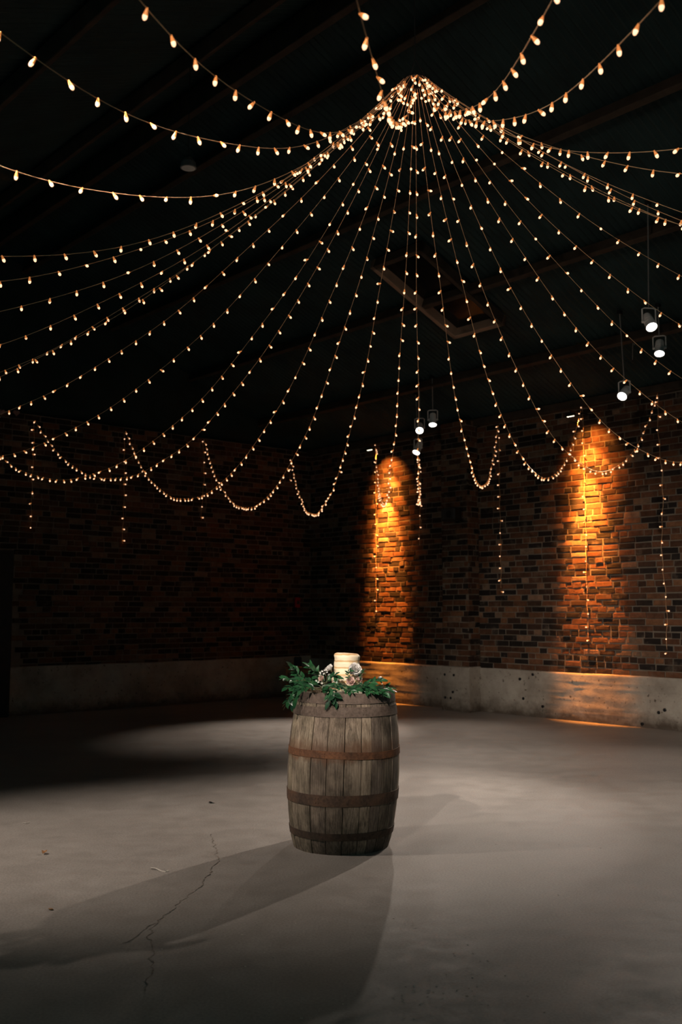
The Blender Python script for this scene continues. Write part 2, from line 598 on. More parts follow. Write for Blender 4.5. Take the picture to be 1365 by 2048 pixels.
def dado_geo(mb, org, al, inw, s_lo, s_hi, zt, rg, proud=0.02, step=0.025):
    """rendered plinth: shallow relief of the courses underneath, uneven top edge"""
    nz = 40
    ns = max(2, int((s_hi - s_lo) / step))
    import mathutils
    nz_f = mathutils.noise.noise
    vs = []
    for k in range(nz + 1):
        for i in range(ns + 1):
            s = s_lo + (s_hi - s_lo) * i / ns
            top = zt + 0.012 * nz_f(Vector((s * 2.1, 3.3, 0)))
            z = top * k / nz
            cz = z / COURSE + 0.25 * nz_f(Vector((s * .9, 7.0, 0)))
            fr = cz - math.floor(cz)
            joint = max(0.0, 1 - abs(fr - .5) * 2 / 0.32)
            amp = max(0.0, nz_f(Vector((s * .8, math.floor(cz + .5) * 1.7, 5.0))) + .25)
            dep = proud + 0.008 * joint * amp + 0.006 * nz_f(Vector((s * 4, z * 9, 1.0)))
            if z < 0.07:
                dep += 0.012 * nz_f(Vector((s * 9, z * 16, 9.0))) - 0.012 * (1 - z / 0.07)
            if k == nz: dep = dep - 0.006
            vs.append(org + al * s + inw * dep + ZUP * z)
    base = len(vs)
    for i in range(ns + 1):
        s = s_lo + (s_hi - s_lo) * i / ns
        vs.append(org + al * s - inw * 0.03 + ZUP * (zt + 0.012 * nz_f(Vector((s * 2.1, 3.3, 0)))))
    fs = []
    W = ns + 1
    flip = al.cross(ZUP).dot(inw) < 0
    for k in range(nz):
        for i in range(ns):
            f = (k * W + i, k * W + i + 1, (k + 1) * W + i + 1, (k + 1) * W + i)
            fs.append(f[::-1] if flip else f)
    for i in range(ns):
        f = (nz * W + i, nz * W + i + 1, base + i + 1, base + i)
        fs.append(f[::-1] if flip else f)
    mb.add(vs, fs)


def brick_wall(name, org, al, inw, s_lo, s_hi, skip, seed, zt, label):
    rg = random.Random(seed)
    mb = MB()
    mid = org + al * ((s_lo + s_hi) / 2) - inw * 0.15 + ZUP * (EAVE / 2)
    mb.box(mid, al * ((s_hi - s_lo) / 2 + .1), inw * 0.15, ZUP * (EAVE / 2))
    wall = mb.build(name, 'mortar')
    tag(wall, label, kind='structure')
    md = MB()
    dado_geo(md, org, al, inw, s_lo, s_hi, zt, rg)
    tag(md.build('plinth', 'dado', wall, smooth=True), 'cream rendered band along the foot of the wall')
    items = []
    for (a, b2, z0, z1) in bond(s_lo, s_hi, rg):
        if skip(a, b2, z0, z1):
            continue
        t = rg.choice(TINTS); k = rg.uniform(.45, .72)
        t = tuple(min(1, c * k) for c in t)
        g = brick_geo(org, al, inw, a, b2, z0, z1, rg)
        c = org + al * ((a + b2) / 2) + ZUP * ((z0 + z1) / 2)
        p = proj(c)
        score = 0
        if p and 4 < p[0] < 1361 and 4 < p[1] < 2044:
            score = (b2 - a) / p[2] ** 2
        items.append((score, g, t, c))
    items.sort(key=lambda q: -q[0])
    for sc_, g, t, c in items[:300]:
        mb = MB(); mb.add(*g, tint=t)
        me = mb.mesh('brick', 'brick', c)
        place('brick', me, wall, c)
    mb = MB()
    for sc_, g, t, c in items[300:]:
        mb.add(*g, tint=t)
    tag(mb.build('brickwork', 'brick', wall), kind='stuff')
    return wall


# pilaster on the right wall
PD = 0.23
pfar = on_plane(888, 1400, NV, ND + PD).dot(UV)
pnear = on_plane(940, 1400, NV, ND + PD).dot(UV)
wall_r = brick_wall('wall_right', NV * ND, UV, NV, UB, UE, lambda a, b2, z0, z1: pnear < a and b2 < pfar, 3, 0.60,
                    'long brick wall with two amber washes and cream plinth')
DOOR = (-5.50, -4.1)
wall_l = brick_wall('wall_left', UV * UE, NV, -UV, ND, NL, lambda a, b2, z0, z1: (a < DOOR[1] and b2 > DOOR[0] and z0 < 2.2), 5, 0.64,
                    'unlit brick end wall with cream plinth')

mb = MB()
pc = NV * (ND + PD / 2) + UV * ((pfar + pnear) / 2)
mb.box(pc + ZUP * EAVE / 2, NV * PD / 2, UV * (pfar - pnear) / 2, ZUP * EAVE / 2)
pil = tag(mb.build('pilaster', 'mortar', wall_r), 'brick pilaster standing out from the wall')
rg = random.Random(11)
md = MB()
dado_geo(md, NV * (ND + PD), UV, NV, pnear - .018, pfar + .018, 0.61, rg, 0.018)
dado_geo(md, UV * pnear, NV, -UV, ND, ND + PD + .018, 0.61, rg, 0.018)
dado_geo(md, UV * pfar, NV, UV, ND, ND + PD + .018, 0.61, rg, 0.018)
md.build('plinth', 'dado', pil, smooth=True)
for (org, al, inw, s0, s1) in ((NV * (ND + PD), UV, NV, pnear, pfar), (UV * pnear, NV, -UV, ND, ND + PD), (UV * pfar, NV, UV, ND, ND + PD)):
    for (a, b2, z0, z1) in bond(s0, s1, rg, 0.62):
        t = rg.choice(TINTS); k = rg.uniform(.45, .72)
        g = brick_geo(org, al, inw, a, b2, z0, z1, rg)
        c = org + al * ((a + b2) / 2) + ZUP * ((z0 + z1) / 2)
        mb = MB(); mb.add(*g, tint=tuple(min(1, q * k) for q in t))
        place('brick', mb.mesh('brick', 'brick', c), pil, c)
# bolt holes in the pilaster plinth
mb = MB()
for (x, y) in ((890, 1349), (908, 1350), (906, 1384), (891, 1395), (902, 1396)):
    p = on_plane(x, y, NV, ND + PD + .024)
    mb.lathe(p, NV, [(0.018, -.02), (0.018, 0.004), (0.011, 0.006)], 8)
mb.build('bolt', 'black', pil)
# holes / chips in the long plinth
mb = MB()
for (x, y) in ((1066, 1349), (1047, 1397), (1086, 1413), (1040, 1358), (1318, 1425), (1285, 1448), (1330, 1420)):
    p = on_plane(x, y, NV, ND + .026)
    mb.lathe(p, NV, [(0.022, -.02), (0.02, 0.003), (0.012, 0.005)], 7)
mb.build('chip', 'black', wall_r)

# dark door in the end wall
mb = MB()
dc = UV * (UE - .02) + NV * ((DOOR[0] + DOOR[1]) / 2) + ZUP * 1.09
mb.bbox(dc, NV * ((DOOR[1] - DOOR[0]) / 2), UV * .05, ZUP * 1.09, .004)
dr = tag(mb.build('door_1', 'doorwood'), 'black double door at the end of the dark wall', kind='structure')
for i in range(2):
    mb = MB()
    c = UV * (UE - .085) + NV * (DOOR[0] + .35 + .70 * i) + ZUP * 1.08
    mb.bbox(c, NV * .33, UV * .02, ZUP * 1.05, .006)
    leaf = mb.build('door_leaf', 'doorwood', dr)
    mb = MB()
    h = c - UV * .05 + NV * (.25 if i == 0 else -.25)
    mb.tube([h + UV * .03 + ZUP * .1, h + ZUP * .1, h - ZUP * .1, h + UV * .03 - ZUP * .1], .009, 6)
    mb.build('handle', 'lampgrey', leaf)

# ------------------------------------------------------------------ roof
HALF = (NL - ND) / 2
RIDGE = EAVE + HALF * math.tan(PIT)


def roof_pt(w, uu, drop=0.0):
    """point under the sheeting, w metres in from the right wall"""
    ww = w if w <= HALF else 2 * HALF - w
    return R(ND + w, uu, EAVE + ww * math.tan(PIT) - drop)


mb = MB()
u0, u1 = UB - .3, UE + .25
N = int((u1 - u0) / 0.019)
for side in (0, 1):
    vs = []
    ws = (-.25, HALF) if side == 0 else (HALF, 2 * HALF + .25)
    RW = 40
    for w in [ws[0] + (ws[1] - ws[0]) * q / RW for q in range(RW + 1)]:
        for i in range(N + 1):
            uu = u0 + (u1 - u0) * i / N
            vs.append(roof_pt(w, uu, -0.02 - 0.018 * math.sin(2 * math.pi * uu / 0.076)))
    W = N + 1
    mb.add(vs, [(r * W + i, r * W + i + 1, (r + 1) * W + i + 1, (r + 1) * W + i) for r in range(RW) for i in range(N)])
roof = tag(mb.build('ceiling', 'roof', smooth=True), 'dark corrugated underside of the pitched roof', kind='structure')


def beam(w, dep=0.12, wid=0.065, a=UB, b2=UE, name='ceiling_beam'):
    mb = MB()
    sl = math.copysign(1, HALF - w) if abs(w - HALF) > .05 else 0
    nr = (ZUP * math.cos(PIT) - NV * math.sin(PIT) * sl).normalized()
    ac = nr.cross(UV).normalized()
    p = roof_pt(w, (a + b2) / 2) - nr * (dep / 2 + .01)
    mb.bbox(p, ac * wid / 2, UV * (b2 - a) / 2, nr * dep / 2, .006)
    return mb.build('purlin', 'timber', roof)


PURL = [1.05, 2.40, 3.75, 5.10]
for w in PURL:
    beam(w)
    beam(2 * HALF - w)
mb = MB()
mb.bbox(R(ND + HALF, (UB + UE) / 2, RIDGE - .14), NV * .04, UV * (UE - UB) / 2, ZUP * .12, .006)
mb.build('ridge_board', 'timber', roof)
# wall plates at the eaves
mb = MB()
mb.bbox(R(ND + .03, (UB + UE) / 2, EAVE - .02), NV * .06, UV * (UE - UB) / 2, ZUP * .05, .006)
mb.build('wall_plate', 'timber', roof)

# gable triangles
for uu, nm in ((UE + .12, 'gable_far'), (UB - .12, 'gable_near')):
    mb = MB()
    tri = [R(ND - .2, uu, EAVE - .06), R(NL + .2, uu, EAVE - .06), R(ND + HALF, uu, RIDGE + .1)]
    t2 = [p + UV * .1 for p in tri]
    mb.add(tri + t2, [(0, 1, 2), (3, 5, 4), (0, 3, 4, 1), (1, 4, 5, 2), (2, 5, 3, 0)])
    tag(mb.build('gable', 'gable', roof), 'dark gable infill above the wall')

# near sides: left open behind the camera to let the dim world light in, edge beams on posts carry the roof and the strings
for i, (p0, p1) in enumerate(((R(NL, UB), R(NL, UE)), (R(ND, UB), R(NL, UB)))):
    mb = MB()
    d = (p1 - p0); L = d.length; d.normalize()
    s = d.cross(ZUP)
    mb.bbox((p0 + p1) / 2 + ZUP * (EAVE - .14), d * (L / 2 + .08), s * .08, ZUP * .14, .008)
    bm_ = mb.build('trim_%d' % (i + 1), 'timber')
    tag(bm_, ('timber edge beam over the open long side', 'timber edge beam over the open short side')[i], kind='structure')
    for k in range(4):
        t = (0.02, .34, .67, .98)[k]
        q = p0.lerp(p1, t)
        mb = MB(); mb.bbox(q + ZUP * (EAVE - .28) / 2, d * .08, s * .08, ZUP * (EAVE - .28) / 2, .008)
        mb.build('post', 'timber', bm_)

# skylight in the right-hand roof slope
sk = bpy.data.objects.new('window_1', None); COL.objects.link(sk)
WL[sk.name] = roof_pt(2.5, 7.5); sk.location = WL[sk.name]
tag(sk, 'dark rooflight with timber lining, two sides coloured as lit, in the roof slope', kind='structure')
nr = (ZUP * math.cos(PIT) - NV * math.sin(PIT)).normalized()
al = nr.cross(UV).normalized()
W0, W1, U0, U1 = 1.86, 3.20, 7.16, 7.88
for (wa, wb2, ua, ub) in ((W0, W1, U1, U1), (W0, W1, U0, U0), (W0, W0, U0, U1), (W1, W1, U0, U1)):
    mb = MB()
    pa, pb = roof_pt(wa, ua, .09), roof_pt(wb2, ub, .09)
    d = (pb - pa); L = d.length; d.normalize()
    mb.bbox((pa + pb) / 2, d * (L / 2 + .03), d.cross(nr).normalized() * .03, nr * .06, .004)
    mb.build('window_frame', 'lining' if (ua == U1 or wa == wb2 == W0) else 'timber', sk)  # members that catch lamplight take the lighter copy of the timber
mb = MB()
pa, pb = roof_pt(W0, (U0 + U1) / 2, .02), roof_pt(W1, (U0 + U1) / 2, .02)
mb.box((pa + pb) / 2, (pb - pa) / 2, UV * (U1 - U0) / 2, nr * .006)
mb.build('pane', 'glass', sk)

# ------------------------------------------------------------------ stage spotlights
def spotlight(key, hang, label, rad=0.052, length=0.15, cat='spotlight', group='white spotlights hung from the roof'):
    pos, aim, watts, cone, blend = SPOTS[key]
    pos = Vector(pos); d = (Vector(aim) - pos).normalized()
    hang = Vector(hang)
    t = thing('stage_spotlight', hang, label, cat, group)
    side = d.cross(ZUP).normalized()
    back = pos - d * length
    mb = MB()
    prof = [(rad * .55, -.03), (rad * .78, -.022), (rad * .86, 0), (rad * .86, length * .25), (rad * .92, length * .27), (rad * .92, length * .33),
            (rad * .86, length * .35), (rad * .86, length * .5), (rad * .94, length * .52), (rad * .94, length * .58), (rad * .9, length * .6), (rad, length * .93), (rad * 1.06, length * .94),
            (rad * 1.06, length), (rad * .95, length), (rad * .95, length - .012)]
    mb.lathe(back, d, prof, 24, cap1=True)
    mb.build('can', 'lampgrey', t, smooth=False)
    mb = MB()
    mb.lathe(pos - d * .012, d, [(rad * .95, 0.001), (rad * .8, .006), (rad * .4, .009), (0.001, .010)], 24, cap0=False, cap1=False)
    mb.build('lens', 'lens', t, smooth=True)
    # yoke
    mid = back + d * length * .45
    top = mid + ZUP * .12
    mb = MB()
    mb.tube([mid + side * (rad + .006), mid + side * (rad + .012), top + side * (rad + .012), top + ZUP * .01 + side * rad * .8, top + ZUP * .01 - side * rad * .8,
             top - side * (rad + .012), mid - side * (rad + .012), mid - side * (rad + .006)], .007, 6)
    mb.build('yoke', 'lampgrey', t)
    for s in (-1, 1):
        mb = MB(); mb.lathe(mid + side * s * (rad - .006), side * s, [(0.014, 0), (0.014, .022), (.008, .026)], 10)
        mb.build('knob', 'lampgrey', t)
    # hanger: clamp and stem
    mb = MB()
    mb.tube([top + ZUP * .01, hang], .006, 6)
    mb.build('stem', 'cord', t)
    mb = MB()
    mb.bbox(hang + ZUP * .005, NV * .03, UV * .02, ZUP * .018, .004)
    mb.build('clamp', 'black', t)
    # safety cable looping at the back
    mb = MB()
    p0, p1 = back - d * .02, top + ZUP * .05
    mb.tube([p0.lerp(p1, k / 8) + (ZUP * -.05 - d * .06) * math.sin(math.pi * k / 8) for k in range(9)], .003, 5)
    mb.build('lead', 'cable', t)
    ld = bpy.data.lights.new('spot_beam', 'SPOT')
    ld.energy = watts; ld.color = SPOT_COL
    ld.spot_size = math.radians(cone); ld.spot_blend = blend
    ld.shadow_soft_size = rad * .8
    lo = bpy.data.objects.new('spot_beam', ld); COL.objects.link(lo)
    lo.parent = t
    lo.location = pos + d * .02 - hang
    lo.rotation_mode = 'QUATERNION'
    lo.rotation_quaternion = d.to_track_quat('-Z', 'Y')
    return t


def hang_from(key, w=1.05, drop=0.2):
    p = Vector(SPOTS[key][0])
    uu = p.dot(UV)
    return roof_pt(w, uu, drop)


def over(key):
    """point on the roof timber straight above the lamp"""
    p = Vector(SPOTS[key][0])
    w = p.dot(NV) - ND
    q = roof_pt(w, p.dot(UV), .02)
    return q


for key, label in (('A', 'bright white spotlight facing the barrel, middle lamp of three in a cluster'),
                   ('A2', 'white spotlight tilted down and left, lowest of the cluster of three'),
                   ('A3', 'white spotlight pointing straight down, uppermost of the cluster of three'),
                   ('B', 'bright white spotlight in a yoke above the wider amber wall wash'),
                   ('C1', 'grey spotlight can pointing down, upper of the pair by the edge'),
                   ('C2', 'grey spotlight can tilted down and left, lower of the pair by the edge'),
                   ('D', 'added unseen spotlight on the open side aimed across at the barrel'),
                   ('E', 'added unseen spotlight above the camera aimed at the cake'),
                   ('G', 'added unseen spotlight on the open side aimed at the amber-lit wall'),
                   ('H', 'added unseen fill spotlight behind the camera aimed up the room')):
    spotlight(key, over(key), label)


# amber wall washers
def washer(px, py, label):
    p = on_plane(px, py, NV, ND + .40)
    t = thing('wall_washer', p + ZUP * .03, label, 'wall light', 'amber wall lights')
    mb = MB()
    mb.bbox(p + ZUP * .03, UV * .065, NV * .03, ZUP * .022, .006)
    mb.build('housing', 'black', t)
    for i in (-1, 0, 1):
        mb = MB()
        mb.lathe(p + UV * .038 * i + ZUP * .012, -ZUP, [(.017, -.01), (.017, .003), (.010, .009), (.001, .011)], 12, cap1=False)
        mb.build('lens', 'amberlens', t, smooth=True)
    mb = MB()
    wall_p = p - NV * .42 + ZUP * .08
    mb.tube([p + ZUP * .05, p + ZUP * .08, wall_p], .008, 6)
    mb.build('bracket', 'black', t)
    for k, (watts, cone, tilt) in enumerate(AMBER):
        tl = math.radians(tilt)
        aim = -ZUP * math.cos(tl) - NV * math.sin(tl)
        ld = bpy.data.lights.new('amber_beam', 'SPOT')
        ld.energy = watts; ld.color = AMBER_COL
        ld.spot_size = math.radians(cone); ld.spot_blend = 1.0 if k == 0 else .8; ld.shadow_soft_size = .03
        lo = bpy.data.objects.new('amber_beam', ld); COL.objects.link(lo)
        lo.parent = t
        lo.location = p - ZUP * .02 + UV * .038 * (1 - k) - WL[t.name]
        lo.rotation_mode = 'QUATERNION'
        lo.rotation_quaternion = aim.to_track_quat('-Z', 'Y')


washer(740, 901, 'small amber wall light over the narrower wash near the corner')
washer(1142, 834, 'small amber wall light over the wider wash')

# ------------------------------------------------------------------ fairy light canopy
A = Vector((0.4934, 6.3, 4.8815))
RING = 0.085
ring = thing('canopy_ring', A, 'small dark ring where all the fairy light strings meet', 'ring')
mb = MB()
mb.tube([A + Vector((math.cos(t), math.sin(t), 0)) * RING for t in [2 * math.pi * k / 24 for k in range(25)]], .008, 6, cap=False)
mb.build('hoop', 'black', ring)
mb = MB()
top = roof_pt(A.dot(NV) - ND, A.dot(UV), .0)
knot = A + ZUP * .16
for k in range(3):
    a = 2 * math.pi * k / 3
    mb.tube([A + Vector((math.cos(a), math.sin(a), 0)) * RING, knot], .003, 5)
mb.tube([knot, top], .004, 5)
mb.build('suspension_cable', 'cable', ring)


def catenary(L, za, zb, a, x):
    h = zb - za
    x0 = L / 2 - a * math.asinh(h / (2 * a * math.sinh(L / (2 * a))))
    return a * math.cosh((x - x0) / a) + za - a * math.cosh(x0 / a)


# bulb mesh: flared holder and glowing tip, hanging along -Z from the wire
def bulb_mesh():
    mb = MB()
    n = 7
    mb.lathe((0, 0, 0), (0, 0, -1), [(.0035, -.004), (.0050, .004), (.0072, .013), (.0081, .019)], n, mi=0, cap1=False)
    mb.lathe((0, 0, 0), (0, 0, -1), [(.0081, .019), (.0083, .025), (.0067, .031), (.0028, .035)], n, mi=1, cap0=False)
    return mb.mesh('bulb', ['bulbholder', 'bulb'], smooth=True)


BULB = bulb_mesh()
SPACING = 0.167
# key: (n, u, z of the wall hook, catenary parameter, tail end height or None)
STR = [
    # end wall, from the corner outwards
    ('end', -10.21, UE, 3.90, 7.41, 3.50), ('end', -8.49, UE, 4.02, 6.02, 2.70), ('end', -7.13, UE, 3.99, 5.60, 2.33),
    ('end', -5.74, UE, 3.97, 5.79, 2.46), ('end', -4.72, UE, 4.00, 5.40, None), ('end', -3.14, UE, 4.00, 5.91, None),
    ('end', -2.60, UE, 3.85, 7.72, None), ('end', -1.60, UE, 3.85, 9.05, None), ('end', -0.40, UE, 4.00, 7.50, None),
    # long brick wall, from the corner towards the camera
    ('long', ND, 11.21, 4.00, 6.07, 1.30), ('long', ND, 10.26, 4.00, 5.13, 2.26), ('long', ND, 8.74, 3.94, 4.43, 1.60),
    ('long', ND, 7.36, 4.00, 3.59, 0.95), ('long', ND, 6.28, 3.98, 3.21, 0.86), ('long', ND, 4.93, 3.96, 2.99, 2.2),
    ('long', ND, 3.70, 3.85, 3.20, None), ('long', ND, 2.85, 3.75, 3.63, None), ('long', ND, 2.40, 3.90, 4.43, None),
    ('long', ND, 1.20, 4.00, 5.19, None),
    # open short side, behind the camera on the right
    ('short', -6.55, UB, 4.00, 3.43, None), ('short', -7.07, UB, 4.00, 3.70, None), ('short', -9.60, UB, 3.95, 6.00, None), ('short', -8.20, UB, 4.00, 4.79, None),
    ('short', -4.53, UB, 4.00, 3.57, None), ('short', -3.00, UB, 4.00, 3.63, None), ('short', -0.88, UB, 4.00, 4.61, None), ('short', -0.10, UB, 4.02, 5.15, None),
    # open long side, on the left of the camera
    ('open', NL, -0.19, 4.02, 4.80, None), ('open', NL, 1.36, 4.0, 4.10, None), ('open', NL, 2.43, 4.0, 3.65, None), ('open', NL, 3.46, 4.0, 3.00, None),
    ('open', NL, 5.39, 4.0, 2.91, None), ('open', NL, 6.37, 4.0, 3.17, None), ('open', NL, 7.63, 4.0, 3.57, None), ('open', NL, 9.22, 4.0, 4.33, None),
]
ORD = ['first', 'second', 'third', 'fourth', 'fifth', 'sixth', 'seventh', 'eighth', 'ninth', 'tenth']
WHERE = {'end': ('fairy light string to the dark end wall, {} from the room corner', 'fairy strings to the dark end wall'),
         'long': ('fairy light string to the amber-lit brick wall, {} from the room corner', 'fairy strings to the amber-lit wall'),
         'short': ('fairy light string fanning out to the right above the camera, {} from the bottom', 'fairy strings passing over to the right'),
         'open': ('fairy light string sweeping up and left overhead, {} from the topmost', 'fairy strings sweeping overhead to the left')}
cnt = {}
rs = random.Random(21)
for (side, nn, uu, zb, a, tail) in STR:
    k = cnt.get(side, 0); cnt[side] = k + 1
    inw = {'end': -UV, 'long': NV, 'short': UV, 'open': -NV}[side]
    B = R(nn, uu, zb) + inw * (0.045 if side in ('end', 'long') else 0.09)
    tmpl, grp = WHERE[side]
    t = thing('fairy_light_string', B, tmpl.format(ORD[k]), 'fairy lights', grp)
    hd = (B - A); hd.z = 0; hd.normalize()
    S0 = A + hd * RING
    Lh = ((B - S0) * Vector((1, 1, 0))).length
    # dense samples by arc length
    P = []
    NS = 260
    for i in range(NS + 1):
        x = Lh * i / NS
        q = S0 + hd * x
        P.append(Vector((q.x, q.y, catenary(Lh, S0.z, B.z, a, x))))
    # small kinks sideways so that the flex is not a ruler line
    sd = hd.cross(ZUP)
    ph = rs.uniform(0, 6)
    for i in range(1, NS):
        x = Lh * i / NS
        env = min(1, i / 40, (NS - i) / 40)
        P[i] += (sd * math.sin(x * 3.1 + ph) + ZUP * math.sin(x * 4.7 + ph * 2)) * .006 * env
    if tail:
        nt_ = int((B.z - tail) / .05)
        al = UV if side == 'long' else NV
        off = rs.uniform(-.02, .02)
        for i in range(1, nt_ + 1):
            P.append(B - inw * .016 + Vector((0, 0, -.05 * i)) + al * (off * math.sin(i * .21 + ph) + .008 * math.sin(i * .9)))
    mb = MB()
    wp = P[0:NS + 1:4] + P[NS + 1::2]
    mb.tube(wp, .0021, 4)
    mb.build('wire', 'wire', t)
    mb = MB()
    mb.tube([B - inw * .05, B, B + ZUP * .02], .004, 5)
    mb.build('hook', 'black', t)
    # bulbs
    acc = -rs.uniform(.0, .12); nxt = 0.0
    ii = 0
    for i in range(len(P) - 1):
        seg = (P[i + 1] - P[i]).length
        while nxt <= acc + seg:
            f = (nxt - acc) / seg if seg > 0 else 0
            if f < 0: nxt += SPACING; continue
            q = P[i].lerp(P[i + 1], f)
            nxt += SPACING * rs.uniform(.94, 1.06)
            pr = proj(q)
            if not pr or not (-160 < pr[0] < 1525 and -200 < pr[1] < 2048):
                continue
            # direction: mostly hanging, flung sideways at random
            tang = (P[i + 1] - P[i]).normalized()
            dv = Vector((rs.gauss(0, .5), rs.gauss(0, .5), -1 + rs.gauss(0, .35)))
            if abs(tang.z) > .85:
                dv = Vector((rs.gauss(0, 1), rs.gauss(0, 1), -.5)) + inw * .6
            dv = dv - tang * dv.dot(tang) * .6
            dv.normalize()
            rot = (-dv).to_track_quat('Z', 'X')
            place('bulb', BULB, t, q, rot)
        acc += seg

# ------------------------------------------------------------------ oak barrel
BC = Vector((0.0, 6.095, 0.0)); BH = 0.905; LEAN = 0.030


def brad(z):
    """outer radius of the cask at height z"""
    t = z / BH
    return 0.289 + 0.047 * (1 - (2 * t - 1.0) ** 2) - 0.002 * t


def bpt(a, r, z):
    return BC + Vector((LEAN * z / BH + r * math.cos(a), r * math.sin(a), z))


barrel = thing('oak_barrel', BC, 'weathered oak barrel with rusty iron hoops standing on the floor', 'barrel')
rb = random.Random(4)
NZ = 16
ang = 0.35
wid = []
while sum(wid) < 2 * math.pi:
    wid.append(rb.uniform(.17, .34))
kf = 2 * math.pi / sum(wid)
wid = [w * kf for w in wid]
for w in wid:
    a0, a1 = ang + .004, ang + w - .004
    ang += w
    dr = rb.uniform(-.0015, .0015)
    tn = rb.uniform(.58, 1.18); tn = (tn, tn * rb.uniform(.96, 1.02), tn * rb.uniform(.93, 1.02))
    vs = []
    sect = [(a0, -.022), (a0 + .001, -.0025), (a0 + .008, 0)] + [(a0 + (a1 - a0) * q, 0) for q in (.25, .5, .75)] + [(a1 - .008, 0), (a1 - .001, -.0025), (a1, -.022)]
    K = len(sect)
    for i in range(NZ + 1):
        z = BH * i / NZ
        ch = -0.006 if i in (0, NZ) else 0
        for (aa, o) in sect:
            vs.append(bpt(aa, brad(z) + dr + o + ch, z + (.0025 * math.sin(aa * 7) if i == NZ else 0)))
    fs = []
    for i in range(NZ):
        for k in range(K):
            fs.append((i * K + k, i * K + (k + 1) % K, (i + 1) * K + (k + 1) % K, (i + 1) * K + k))
    fs += [tuple(range(K))[::-1], tuple(NZ * K + k for k in range(K))]
    mb = MB(); mb.add(vs, fs, tint=tn)
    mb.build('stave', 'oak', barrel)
# head, a little below the rim
mb = MB()
HN = 7
for i in range(HN):
    x0 = -.262 + .524 * i / HN + .002; x1 = -.262 + .524 * (i + 1) / HN - .002
    pts = []
    for x in (x0, (x0 + x1) / 2, x1):
        yy = math.sqrt(max(0, .262 ** 2 - x * x)); pts.append((x, yy))
    poly = [(x, -y) for x, y in pts] + [(x, y) for x, y in reversed(pts)]
    vs = [BC + Vector((LEAN + x, y, .872)) for x, y in poly] + [BC + Vector((LEAN + x, y, .85)) for x, y in poly]
    k = len(poly)
    m1 = MB(); tn = rb.uniform(.8, 1.1)
    m1.add(vs, [tuple(range(k)), tuple(range(2 * k - 1, k - 1, -1))] + [(j, k + j, k + (j + 1) % k, (j + 1) % k) for j in range(k)], tint=(tn, tn, tn))
    m1.build('head_board', 'oak', barrel)


def hoop(z0, z1, mat, label, thick=.0042, wob=0.0, tilt=0.0, th0=0.0):
    n = 72
    vs = []
    for k in range(n):
        a = 2 * math.pi * k / n
        dz = tilt * math.cos(a - th0) + wob * math.sin(a * 3 + 1.1)
        for (zz, o) in ((z0, .0005), (z0 + .001, thick), (z1 - .001, thick), (z1, .0005)):
            z = zz + dz
            vs.append(bpt(a, brad(min(max(z, 0), BH)) + o, z))
    fs = []
    for k in range(n):
        for j in range(3):
            q = (k + 1) % n
            fs.append((k * 4 + j, q * 4 + j, q * 4 + j + 1, k * 4 + j + 1))
    mb = MB(); mb.add(vs, fs)
    h = tag(mb.build('hoop', mat, barrel), label)
    # lap joint with two rivets
    a = rb.uniform(4.2, 5.2)
    for s in (-.012, .012):
        for dz in (.3, .7):
            m1 = MB()
            z = z0 + (z1 - z0) * dz + tilt * math.cos(a - th0)
            c = bpt(a + s * 2, brad(z) + thick, z)
            dirv = Vector((math.cos(a), math.sin(a), 0))
            m1.lathe(c - dirv * .001, dirv, [(.005, 0), (.004, .002), (.0015, .003)], 8)
            m1.build('rivet', mat, h)
    return h


hoop(.846, .905, 'hoopgrey', 'grey-brown iron hoop round the rim')
hoop(.772, .829, 'hoopgrey', 'grey-brown iron hoop below the rim')
hoop(.541, .583, 'hooprust', 'thin orange rusted hoop', .0030, .003, .006, 2.6)
hoop(.274, .338, 'hoopdark', 'broad dark rusted hoop')
hoop(.082, .124, 'hoopblack', 'blackened hoop near the foot')

# ------------------------------------------------------------------ cake on the barrel
TOPZ = BH
CK = BC + Vector((LEAN + .006, -.015, 0))
cake = thing('wedding_cake', CK + ZUP * .872, 'two-tier cream naked cake on top of the barrel', 'cake')
mb = MB()
mb.lathe(CK + ZUP * .872, ZUP, [(.115, 0), (.117, .004), (.117, .030), (.112, .034)], 32)
mb.build('cake_stand', 'icing', cake)


def tier(r, z0, z1, name, seed, tilt):
    rg = random.Random(seed)
    n, kz = 40, 14
    vs = []
    prof = []
    for i in range(kz + 1):
        t = i / kz
        prof.append((r + .0008 * math.sin(t * 19 + seed) + (.0018 if .80 < t < .97 else 0) - (.004 if i == kz else 0), z0 + (z1 - z0) * t))
    for (rr_, z) in prof:
        for k in range(n):
            a = 2 * math.pi * k / n
            q = rr_ + .0018 * math.sin(a * 3 + z * 60 + seed) + .001 * math.sin(a * 7 + seed)
            vs.append(CK + Vector((q * math.cos(a), q * math.sin(a), z + tilt * math.cos(a) * (z - z0) / (z1 - z0))))
    fs = []
    for i in range(kz):
        for k in range(n):
            fs.append((i * n + k, i * n + (k + 1) % n, (i + 1) * n + (k + 1) % n, (i + 1) * n + k))
    # softly domed top
    b0 = len(vs); i = kz
    for k in range(n):
        a = 2 * math.pi * k / n
        q = (r - .015)
        vs.append(CK + Vector((q * math.cos(a), q * math.sin(a), z1 + .004 + tilt * math.cos(a) * .8)))
    for k in range(n):
        fs.append((i * n + k, i * n + (k + 1) % n, b0 + (k + 1) % n, b0 + k))
    vs.append(CK + Vector((0, 0, z1 + .005)))
    for k in range(n):
        fs.append((b0 + k, b0 + (k + 1) % n, len(vs) - 1))
    mb = MB(); mb.add(vs, fs)
    mb.build(name, 'cake', cake, smooth=True)


tier(.093, .903, 1.008, 'lower_tier', 2, 0.0)
tier(.0765, 1.006, 1.122, 'upper_tier', 5, -.004)


